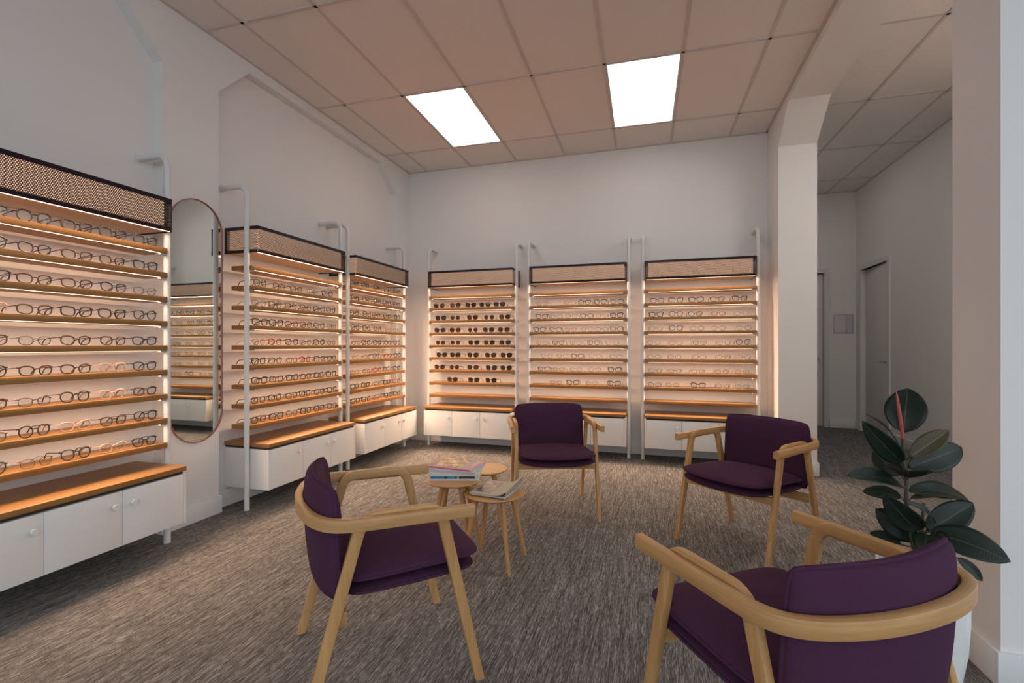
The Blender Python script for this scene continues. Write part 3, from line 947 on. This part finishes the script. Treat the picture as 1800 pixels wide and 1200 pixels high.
def resample(pts, step):
    out = [pts[0]]; acc = 0
    for a, b in zip(pts, pts[1:] + pts[:1]):
        acc += (b - a).length
        if acc >= step: out.append(b); acc = 0
    if (out[-1] - out[0]).length < step * 0.5: out.pop()
    return out

def sq(s, t, k=0.10):
    """square to rounded square"""
    return s * (1 - k * (abs(t) ** 5) * (abs(s) ** 3)), t * (1 - k * (abs(s) ** 5) * (abs(t) ** 3))

def puff(s, t, e=0.42):
    return ((1 - s * s) ** e) * ((1 - t * t) ** e)

def make_chair(label):
    t = thing('armchair', label, 'armchair', group='purple oak armchairs around the tables')
    SEC = rrect(0.026, 0.040, 0.005, 2)
    Y = 0.290
    ft, rt = (0.150, 0.660), (-0.123, 0.660)
    for s in (1, -1):
        y = s * Y
        # straight legs, each slightly narrower at the foot
        for foot, top in (((0.302, 0.0), ft), ((-0.302, 0.0), rt)):
            d = Vector((top[0] - foot[0], 0, top[1] - foot[1])); L = d.length; d.normalize()
            a = Vector((foot[0], y, foot[1])) + d * 0.004; b = a + d * (L - 0.055)
            m = MB()
            # hand-made rectangular sweep: section width in y, depth in the plane of the frame
            px = Vector((0, 1, 0)); pz = d.cross(px).normalized()
            rings = []
            for q, k in ((a, 0.84), (a + d * 0.25, 0.95), (b, 1.0)):
                rings.append([m.bm.verts.new(q + px * u * k + pz * v * k) for u, v in SEC])
            n = len(SEC)
            # the foot is cut level with the floor
            for v in rings[0]:
                v.co = v.co - d * (v.co.z / d.z)
            for A, B in zip(rings, rings[1:]):
                for j in range(n): m.bm.faces.new([A[j], A[(j + 1) % n], B[(j + 1) % n], B[j]])
            m.bm.faces.new(rings[0]); m.bm.faces.new(rings[-1])
            m.build('leg', M['chair_z'], t)
        # top rail with rounded elbows that run into the legs
        def elbow(c, foot, sgn):
            d = Vector((foot[0] - c[0], 0, foot[1] - c[1])).normalized()
            R = 0.055
            pts = []
            h = Vector((-sgn, 0, 0))
            p0 = Vector((c[0], y, c[1]))
            for k in range(7):
                u = k / 6
                a_ = p0 + h * R * (1 - u); b_ = p0 + d * R * u
                pts.append(a_ * (1 - u) + b_ * u)
            return pts
        e1 = elbow(ft, (0.302, 0), 1); e2 = elbow(rt, (-0.302, 0), -1)
        path = e1[::-1] + [Vector((0.05, y, 0.660)), Vector((-0.03, y, 0.660))] + e2
        m = MB(); rings = []
        px = Vector((0, 1, 0))
        for i, p in enumerate(path):
            d = (path[min(i + 1, len(path) - 1)] - path[max(i - 1, 0)]).normalized()
            pz = d.cross(px).normalized()
            rings.append([m.bm.verts.new(p + px * u + pz * v) for u, v in SEC])
        n = len(SEC)
        for A, B in zip(rings, rings[1:]):
            for j in range(n): m.bm.faces.new([A[j], A[(j + 1) % n], B[(j + 1) % n], B[j]])
        m.bm.faces.new(rings[0]); m.bm.faces.new(rings[-1])
        m.build('arm_support', M['chair_x'], t)
    # bent arm band: one horseshoe from left arm round the back to right arm
    half = [(0.268, 0.3205, 0.645), (0.15, 0.3205, 0.646), (0.02, 0.3205, 0.648), (-0.10, 0.3205, 0.650), (-0.175, 0.317, 0.652), (-0.225, 0.298, 0.654),
            (-0.262, 0.255, 0.656), (-0.288, 0.195, 0.658), (-0.306, 0.115, 0.659), (-0.314, 0.04, 0.660)]
    pts = catmull(half + [(x, -yy, z) for x, yy, z in half[::-1]], 5)
    MB().sweep(pts, rrect(0.030, 0.043, 0.006, 2), up=(0, 0, 1)).build('armrest', M['chair_arm'], t)
    # rails under the seat
    m = MB()
    m.box(0.208, 0.230, -0.278, 0.278, 0.352, 0.394, bevel=0.003)
    m.box(-0.192, -0.170, -0.278, 0.278, 0.298, 0.348, bevel=0.003)
    for yy in (-0.17, 0.17): m.box(-0.172, 0.210, yy - 0.012, yy + 0.012, 0.358, 0.380, bevel=0.003)
    m.build('seat_frame', M['chair_y'], t)
    # seat cushions
    def seat(zc, up, dn, x0, x1, hy, dip):
        def pos(s, tt):
            a, b = sq(s, tt, 0.13)
            x = (x0 + x1) / 2 + a * (x1 - x0) / 2 - 0.010 * max(0, s) ** 3 * (abs(tt) ** 3)
            u_ = min(1.0, max(0.0, (a - 0.64) / 0.30)); fl_ = 1 + 0.095 * u_ * u_ * (3 - 2 * u_)
            return x, b * hy * fl_, zc + 0.012 * s - dip * max(0, s) ** 2 * (1 - tt * tt)
        m = MB()
        def ftop(s, tt):
            x, yy, z = pos(s, tt); return (x, yy, z + up * puff(s, tt))
        def fbot(s, tt):
            x, yy, z = pos(s, tt); return (x, yy, z - dn * puff(s, tt, 0.30))
        rim = cushion(m, 24, 24, ftop, fbot, None)
        m.tube(resample(rim, 0.012), 0.0055, 6, closed=True)
        return m
    seat(0.402, 0.028, 0.026, -0.19, 0.312, 0.268, 0.020).build('seat_base', M['fabric'], t, smooth=60)
    seat(0.449, 0.040, 0.026, -0.20, 0.328, 0.272, 0.016).build('seat_cushion', M['fabric'], t, smooth=60)
    # back cushion wrapping inside the band
    m = MB()
    def bpos(s, tt):
        a, b = sq(s, tt, 0.055)
        yy = a * 0.272
        z = 0.568 + b * 0.198
        x = -0.200 - 0.056 * (1 - s * s) - 0.012 * b
        return Vector((x, yy, z))
    def bf(s, tt):
        p = bpos(s, tt); n_ = Vector((1, -0.42 * s, 0)).normalized()
        return p + n_ * 0.060 * puff(s, tt, 0.30)
    def brr(s, tt):
        p = bpos(s, tt); n_ = Vector((1, -0.42 * s, 0)).normalized()
        return p - n_ * 0.040 * puff(s, tt, 0.25)
    rim = cushion(m, 26, 22, bf, brr, None)
    m.tube(resample(rim, 0.012), 0.0062, 6, closed=True)
    m.build('backrest', M['fabric'], t, smooth=60)
    return t

CH = [((-1.044, 1.7175), 41.1, 'purple armchair in the left foreground seen from its side'),
      ((-0.747, 3.638), -69.9, 'purple armchair in front of the middle back wall rack, facing us'),
      ((0.557, 3.345), -129.8, 'purple armchair between the tables and the white column'),
      ((0.372, 1.515), 126.0, 'purple armchair in the right foreground seen from behind')]
ch0 = make_chair(CH[0][2])
for i, ((x, y), a, lb) in enumerate(CH):
    c = ch0 if i == 0 else dup(ch0, lb)
    c.location = (x, y, 0); c.rotation_euler = (0, 0, math.radians(a))

# ------------------------------------------------------------------ nest of three round tables
def make_table(label, loc, rz, ht, R, foot=0.197, rt=0.11):
    t = thing('side_table', label, 'side table', loc, rz, 'nest of round oak tables')
    T = 0.020
    MB().lathe([(0, ht - T), (R - 0.030, ht - T), (R - 0.006, ht - 0.010), (R, ht - 0.005), (R - 0.001, ht - 0.0015), (R - 0.003, ht), (0, ht)], 64).build('tabletop', M['table_x'], t)
    for k in range(4):
        a = PI / 2 * k
        p0 = (foot * math.cos(a), foot * math.sin(a), 0.0); p1 = (rt * math.cos(a), rt * math.sin(a), ht - T + 0.001)
        q = [Vector(p0).lerp(Vector(p1), u) for u in (0, 0.12, 0.6, 1.0)]
        m = MB().tube(q, 0.0145, 14, radii=[0.0100, 0.0112, 0.0150, 0.0160])
        for v in m.bm.verts:
            if v.co.z < 0.006: v.co.z = 0.0
        m.build('leg', M['table_z'], t)
    return t
T2 = (-0.882, 2.640); H2 = 0.400
T1 = (-1.143, 2.662); H1 = 0.450
T3 = (-1.088, 3.055); H3 = 0.420
make_table('low round oak table holding the folded newspaper', (*T2, 0), math.radians(-48), H2, 0.177, 0.198, 0.110)
make_table('round oak table under the pile of magazines', (*T1, 0), math.radians(54), H1, 0.168, 0.192, 0.075)
make_table('round oak table half hidden behind the pile of magazines', (*T3, 0), math.radians(-25), H3, 0.152, 0.175, 0.078)

# magazines -------------------------------------------------------
def magazine(label, loc, rz, L, D, h, cover, patches=(), spine=None, grp=None):
    """pages and cover; x along the spine, spine at y = -D/2"""
    o = thing('magazine', label, 'magazine', loc, rz, grp)
    MB().box(-L / 2 + 0.001, L / 2 - 0.001, -D / 2 + 0.001, D / 2 - 0.001, 0.0006, h - 0.0008).build('pages', M['paper'], o, smooth=0)
    c = MB()
    c.prism([(-D / 2, 0), (D / 2, 0), (D / 2, 0.0006), (-D / 2 + 0.001, 0.0006), (-D / 2 + 0.001, h - 0.0008), (D / 2, h - 0.0008), (D / 2, h), (-D / 2, h)], 0, -L / 2, L / 2)
    cv = c.build('cover', plain('cover_' + label.split()[0], cover, 0.35, bscale=40), o, smooth=0)
    for i, (x0, x1, y0, y1, rgb, nm) in enumerate(patches):
        MB().box(x0, x1, y0, y1, h, h + 0.0003).build(nm, plain('print_%s_%d' % (label.split()[0], i), rgb, 0.4, bscale=60), cv, smooth=0)
    if spine:
        for i, (x0, x1, rgb) in enumerate(spine):
            MB().box(x0, x1, -D / 2 - 0.0004, -D / 2, 0.0015, h - 0.0015).build('spine_print', plain('spine_%s_%d' % (label.split()[0], i), rgb, 0.4, bscale=40), cv, smooth=0)
    return o

def cover_art(name, a, b, c, sx, sy):
    m, n, l, bs_ = new_mat(name)
    tc = n.new('ShaderNodeTexCoord'); mp = n.new('ShaderNodeMapping'); mp.inputs['Scale'].default_value = (sx, sy, 1)
    l.new(tc.outputs['Object'], mp.inputs['Vector'])
    no = n.new('ShaderNodeTexNoise'); no.inputs['Scale'].default_value = 1.0; no.inputs['Detail'].default_value = 4
    l.new(mp.outputs['Vector'], no.inputs['Vector'])
    cr = n.new('ShaderNodeValToRGB'); e = cr.color_ramp.elements
    e[0].position = 0.38; e[0].color = (*a, 1); e[1].position = 0.62; e[1].color = (*c, 1)
    k = e.new(0.5); k.color = (*b, 1)
    l.new(no.outputs['Fac'], cr.inputs['Fac']); l.new(cr.outputs['Color'], bs_.inputs['Base Color'])
    bs_.inputs['Roughness'].default_value = 0.3
    return m

MZ = H1 + 0.0003
mg = 'magazines piled on the round table'
px, py = T1[0] - 0.012, T1[1] + 0.062
ang = math.radians(17)
magazine('white magazine at the bottom of the pile', (px, py, MZ), ang, 0.296, 0.225, 0.009, (0.62, 0.64, 0.62), grp=mg)
magazine('blue and black spined magazine, second from the bottom of the pile', (px + 0.002, py, MZ + 0.0093), ang, 0.290, 0.222, 0.017, (0.60, 0.62, 0.60),
         spine=[(-0.143, -0.060, (0.03, 0.22, 0.42)), (-0.060, -0.042, (0.02, 0.06, 0.13)), (-0.042, 0.004, (0.03, 0.27, 0.45)), (0.004, 0.014, (0.03, 0.035, 0.04)), (0.014, 0.026, (0.4, 0.4, 0.4)), (0.026, 0.118, (0.035, 0.04, 0.035))], grp=mg)
magazine('thick white magazine above the blue spine in the pile', (px + 0.000, py + 0.004, MZ + 0.0268), ang - 0.08, 0.305, 0.226, 0.013, (0.66, 0.65, 0.63), grp=mg)
magazine('lilac grey magazine in the upper half of the pile', (px + 0.002, py + 0.012, MZ + 0.0402), ang - 0.24, 0.292, 0.222, 0.010, (0.50, 0.48, 0.52), grp=mg)
magazine('thin white magazine just under the pink topped one', (px + 0.000, py + 0.016, MZ + 0.0506), ang - 0.30, 0.288, 0.222, 0.008, (0.62, 0.58, 0.60), grp=mg)
top = magazine('pink bordered magazine with a brown picture, topmost of the pile', (px - 0.002, py + 0.022, MZ + 0.0590), ang - 0.37, 0.280, 0.228, 0.008, (0.50, 0.13, 0.22),
         patches=[(0.055, 0.098, -0.098, 0.108, (0.30, 0.27, 0.34), 'cover_panel'), (0.100, 0.118, -0.02, 0.09, (0.55, 0.40, 0.50), 'cover_panel')], grp=mg)
cv = [c for c in top.children if c.name.startswith('cover')][0]
MB().box(-0.132, 0.052, -0.098, 0.112, 0.008, 0.0084).build('cover_picture', cover_art('cover_picture_brown', (0.10, 0.045, 0.015), (0.28, 0.14, 0.05), (0.62, 0.47, 0.30), 22, 16), cv, smooth=0)
pale = plain('cover_lettering_pale', (0.72, 0.68, 0.58), 0.4)
for x0, y0, x1, y1 in ((-0.120, -0.085, -0.060, -0.080), (-0.110, -0.062, -0.070, -0.055), (-0.095, -0.04, -0.058, -0.045), (-0.045, -0.075, -0.015, -0.035), (-0.035, 0.02, 0.0, 0.035), (-0.07, 0.06, -0.03, 0.075)):
    d = Vector((x1 - x0, y1 - y0, 0)); sd = Vector((-d.y, d.x, 0)).normalized() * 0.006
    P = [Vector((x0, y0, 0)) + sd, Vector((x1, y1, 0)) + sd * 0.5, Vector((x1, y1, 0)) - sd * 0.5, Vector((x0, y0, 0)) - sd]
    MB().prism([(p.x, p.y) for p in P], 2, 0.0084, 0.0087).build('cover_stroke', pale, cv, smooth=0)

# folded newspaper on the low table
nx, ny = T2[0] + 0.015, T2[1] + 0.015
na = math.radians(-5)
g2 = 'papers on the low round table'
u1 = magazine('dark blue magazine lowest on the small low table', (nx + 0.022, ny - 0.012, H2 + 0.0002), na - 0.05, 0.15, 0.24, 0.006, (0.05, 0.06, 0.12), grp=g2)
u2 = magazine('thin white magazine under the folded newspaper', (nx - 0.004, ny - 0.002, H2 + 0.0063), na, 0.20, 0.262, 0.006, (0.55, 0.55, 0.53), grp=g2)
nw = thing('newspaper', 'folded beige newspaper with a dark photo, curling up at its right edge', 'newspaper', (nx, ny, H2 + 0.0126), na, g2)
m = MB()
prof = [(-0.115, 0.0), (-0.05, 0.0), (0.015, 0.001), (0.050, 0.004), (0.075, 0.011), (0.093, 0.020), (0.104, 0.026), (0.109, 0.023), (0.105, 0.014), (0.099, 0.003)]
P = catmull([(x, 0, z) for x, z in prof], 5)
NR = []
for y in (-0.135, -0.05, 0.05, 0.135):
    lift = 1.0 + 1.0 * (y + 0.135) / 0.27
    NR.append([m.bm.verts.new((p.x, y, 0.007 + p.z * lift)) for p in P])
BR = []
for y in (-0.135, -0.05, 0.05, 0.135):
    lift = 1.0 + 1.0 * (y + 0.135) / 0.27
    BR.append([m.bm.verts.new((p.x * 0.985 - 0.001, y, max(0.0002, (0.0 + p.z * lift) - 0.0005))) for p in P])
k = len(P)
for S in (NR, BR):
    for A, B in zip(S, S[1:]):
        for j in range(k - 1): m.bm.faces.new([A[j], A[j + 1], B[j + 1], B[j]])
for S, T in ((NR[0], BR[0]), (NR[-1], BR[-1])):
    for j in range(k - 1): m.bm.faces.new([S[j], S[j + 1], T[j + 1], T[j]])
for j in (0, k - 1):
    for q in range(3): m.bm.faces.new([NR[q][j], NR[q + 1][j], BR[q + 1][j], BR[q][j]])
m.build('sheets', plain('newsprint', (0.50, 0.45, 0.36), 0.8, bump=0.2, bscale=60), nw, smooth=50)
MB().box(-0.100, -0.012, -0.105, 0.120, 0.0072, 0.0077).build('printed_photo', cover_art('news_photo', (0.03, 0.03, 0.045), (0.08, 0.07, 0.10), (0.34, 0.33, 0.36), 30, 24), nw, smooth=0)
MB().box(-0.006, -0.003, -0.12, 0.12, 0.0075, 0.0079).build('column_rule', plain('news_rule', (0.2, 0.17, 0.14), 0.7), nw, smooth=0)

# ------------------------------------------------------------------ rubber plant in a white pot
PX, PYY = 0.935, 2.110
pl = thing('potted_rubber_plant', 'dark leaved rubber plant in a white pot beside the near wall end', 'plant', (PX, PYY, 0))
MB().lathe([(0, 0), (0.085, 0), (0.094, 0.006), (0.112, 0.08), (0.127, 0.18), (0.133, 0.28), (0.134, 0.36), (0.132, 0.42), (0.130, 0.452), (0.127, 0.455), (0.123, 0.450), (0.124, 0.40), (0.120, 0.38)], 48, -0.014, 0).build('pot', M['pot'], pl)
MB().lathe([(0.1225, 0.405), (0.08, 0.412), (0, 0.416)], 32, -0.014, 0).build('soil', M['soil'], pl)
def loc(p): return Vector((p[0] - PX, p[1] - PYY, p[2]))
MB().tube(catmull([loc(p) for p in ((0.919, 2.123, 0.40), (0.905, 2.119, 0.512), (0.886, 2.113, 0.609), (0.879, 2.111, 0.678), (0.878, 2.110, 0.748), (0.867, 2.107, 0.837), (0.866, 2.106, 0.912))], 4), 0.008, 10,
          radii=[0.0095 - 0.0050 * i / 24 for i in range(25)]).build('stem', M['stem'], pl)
MB().tube(catmull([loc(p) for p in ((0.909, 2.088, 0.40), (0.916, 2.090, 0.559), (0.919, 2.091, 0.62), (0.924, 2.093, 0.680))], 4), 0.006, 10,
          radii=[0.0075 - 0.0035 * i / 12 for i in range(13)]).build('stem', M['stem'], pl)
MB().tube(catmull([loc(p) for p in ((0.866, 2.106, 0.905), (0.860, 2.104, 0.96), (0.850, 2.101, 1.03), (0.843, 2.100, 1.082))], 4), 0.006, 8,
          radii=[0.0050, 0.0056, 0.0062, 0.0066, 0.0068, 0.0066, 0.0062, 0.0056, 0.0050, 0.0044, 0.0036, 0.0025, 0.0008]).build('leaf_sheath', M['bud'], pl)
MB().tube([loc((0.926, 2.128, 0.40)), loc((0.923, 2.124, 0.632))], 0.006, 8).build('stake', M['stake'], pl)
LEAVES = [  # base, tip, width, facing, bronze
    ((0.869, 2.107, 0.927), (0.904, 2.160, 1.088), 0.131, 'c'), ((0.854, 2.103, 0.873), (0.737, 2.046, 1.003), 0.030, 'e'),
    ((0.853, 2.082, 0.823), (0.696, 1.971, 0.975), 0.077, 'c'), ((0.881, 2.090, 0.843), (1.006, 2.108, 0.945), 0.072, 'cb'),
    ((0.884, 2.112, 0.799), (1.094, 2.198, 0.871), 0.104, 'c'), ((0.875, 2.141, 0.764), (0.812, 2.215, 0.835), 0.083, 'c'),
    ((0.850, 2.070, 0.739), (0.641, 1.933, 0.805), 0.082, 'm'), ((0.876, 2.089, 0.767), (0.820, 1.956, 0.829), 0.142, 'u'),
    ((0.896, 2.137, 0.707), (1.141, 2.254, 0.673), 0.086, 'm'), ((0.892, 2.115, 0.685), (1.078, 2.119, 0.698), 0.080, 'u'),
    ((0.877, 2.141, 0.683), (0.765, 2.180, 0.686), 0.060, 'm'), ((0.897, 2.064, 0.590), (0.745, 1.934, 0.733), 0.090, 'c'),
    ((0.927, 2.083, 0.585), (1.078, 2.109, 0.692), 0.100, 'c'), ((0.944, 2.068, 0.621), (0.815, 1.944, 0.724), 0.038, 'e'),
    ((0.941, 2.161, 0.527), (0.811, 2.184, 0.617), 0.104, 'c'), ((0.929, 2.063, 0.588), (1.104, 1.970, 0.550), 0.114, 'm'),
    ((0.908, 2.036, 0.587), (0.833, 1.887, 0.567), 0.076, 'm'), ((1.045, 2.141, 0.480), (1.116, 2.131, 0.409), 0.042, 'm'),
    ((0.884, 2.164, 0.499), (0.801, 2.212, 0.518), 0.055, 'm'), ((0.928, 2.073, 0.572), (0.952, 1.986, 0.577), 0.062, 'm')]
TOCAM = Vector((-0.42, -0.90, 0.10)).normalized()
UP = Vector((0, 0, 1))
def leaf(base, tip, width, face, i):
    b, tp = loc(base), loc(tip)
    # petiole from the nearest point of the stem line
    ax = (tp - b); L = ax.length; ax.normalize()
    n0 = {'c': TOCAM, 'cb': TOCAM, 'u': UP, 'm': (TOCAM * 0.75 + UP * 0.65), 'e': Vector((0.85, -0.3, 0.45))}[face]
    n_ = (n0 - ax * n0.dot(ax)).normalized(); side = ax.cross(n_).normalized()
    bm = bmesh.new(); uvl = bm.loops.layers.uv.new('UVMap')
    NU, NV = 18, 8
    G = []
    for a in range(NU + 1):
        u = a / NU
        prof = (math.sin(PI * u ** 0.92) ** 0.62) * (1 - 0.10 * u) if 0 < u < 1 else 0.0
        if u > 0.93: prof *= max(0.0, (1 - u) / 0.07) ** 0.5
        hw = width / 2 * max(prof, 0.012)
        c = b + ax * (L * u) + n_ * (0.07 * L * math.sin(PI * u) - 0.05 * L * u * u)
        rowv = []
        for q in range(NV + 1):
            v = -1 + 2 * q / NV
            rowv.append(bm.verts.new(c + side * hw * v + n_ * (0.22 * hw * abs(v) ** 1.5)))
        G.append(rowv)
    for a in range(NU):
        for q in range(NV):
            f = bm.faces.new([G[a][q], G[a][q + 1], G[a + 1][q + 1], G[a + 1][q]])
            f.smooth = True
            for lp, (uu, vv) in zip(f.loops, ((q, a), (q + 1, a), (q + 1, a + 1), (q, a + 1))):
                lp[uvl].uv = (-1 + 2 * uu / NV, vv / NU)
    bm.normal_update(); bm.faces.ensure_lookup_table()
    if bm.faces[len(bm.faces) // 2].normal.dot(n_) < 0:
        bmesh.ops.reverse_faces(bm, faces=bm.faces[:])
    me = bpy.data.meshes.new('leaf'); bm.to_mesh(me); bm.free()
    me.materials.append(M['leaf_brown'] if face == 'cb' else M['leaf'])
    o = link('leaf', me, pl)
    sm = o.modifiers.new('thickness', 'SOLIDIFY'); sm.thickness = 0.0012; sm.offset = 0
    return o
for i, (b_, t_, w_, f_) in enumerate(LEAVES): leaf(b_, t_, w_, f_, i)
# short stalks that carry the leaves
st = MB()
stem_line = [loc(p) for p in ((0.905, 2.119, 0.512), (0.886, 2.113, 0.609), (0.879, 2.111, 0.678), (0.878, 2.110, 0.748), (0.867, 2.107, 0.837), (0.866, 2.106, 0.905))]
stem_line2 = [loc(p) for p in ((0.910, 2.088, 0.45), (0.916, 2.090, 0.559), (0.919, 2.091, 0.62), (0.924, 2.093, 0.672))]
dense = catmull(stem_line, 8) + catmull(stem_line2, 8)
for b_, t_, w_, f_ in LEAVES:
    b = loc(b_)
    tgt = min(dense, key=lambda p: (p - (b - Vector((0, 0, 0.012)))).length)
    if (tgt - b).length > 0.004:
        mid = (tgt + b) / 2 + Vector((0, 0, -0.003))
        st.tube([tgt, mid, b], 0.0026, 6)
st.build('leaf_stalks', M['stem'], pl)
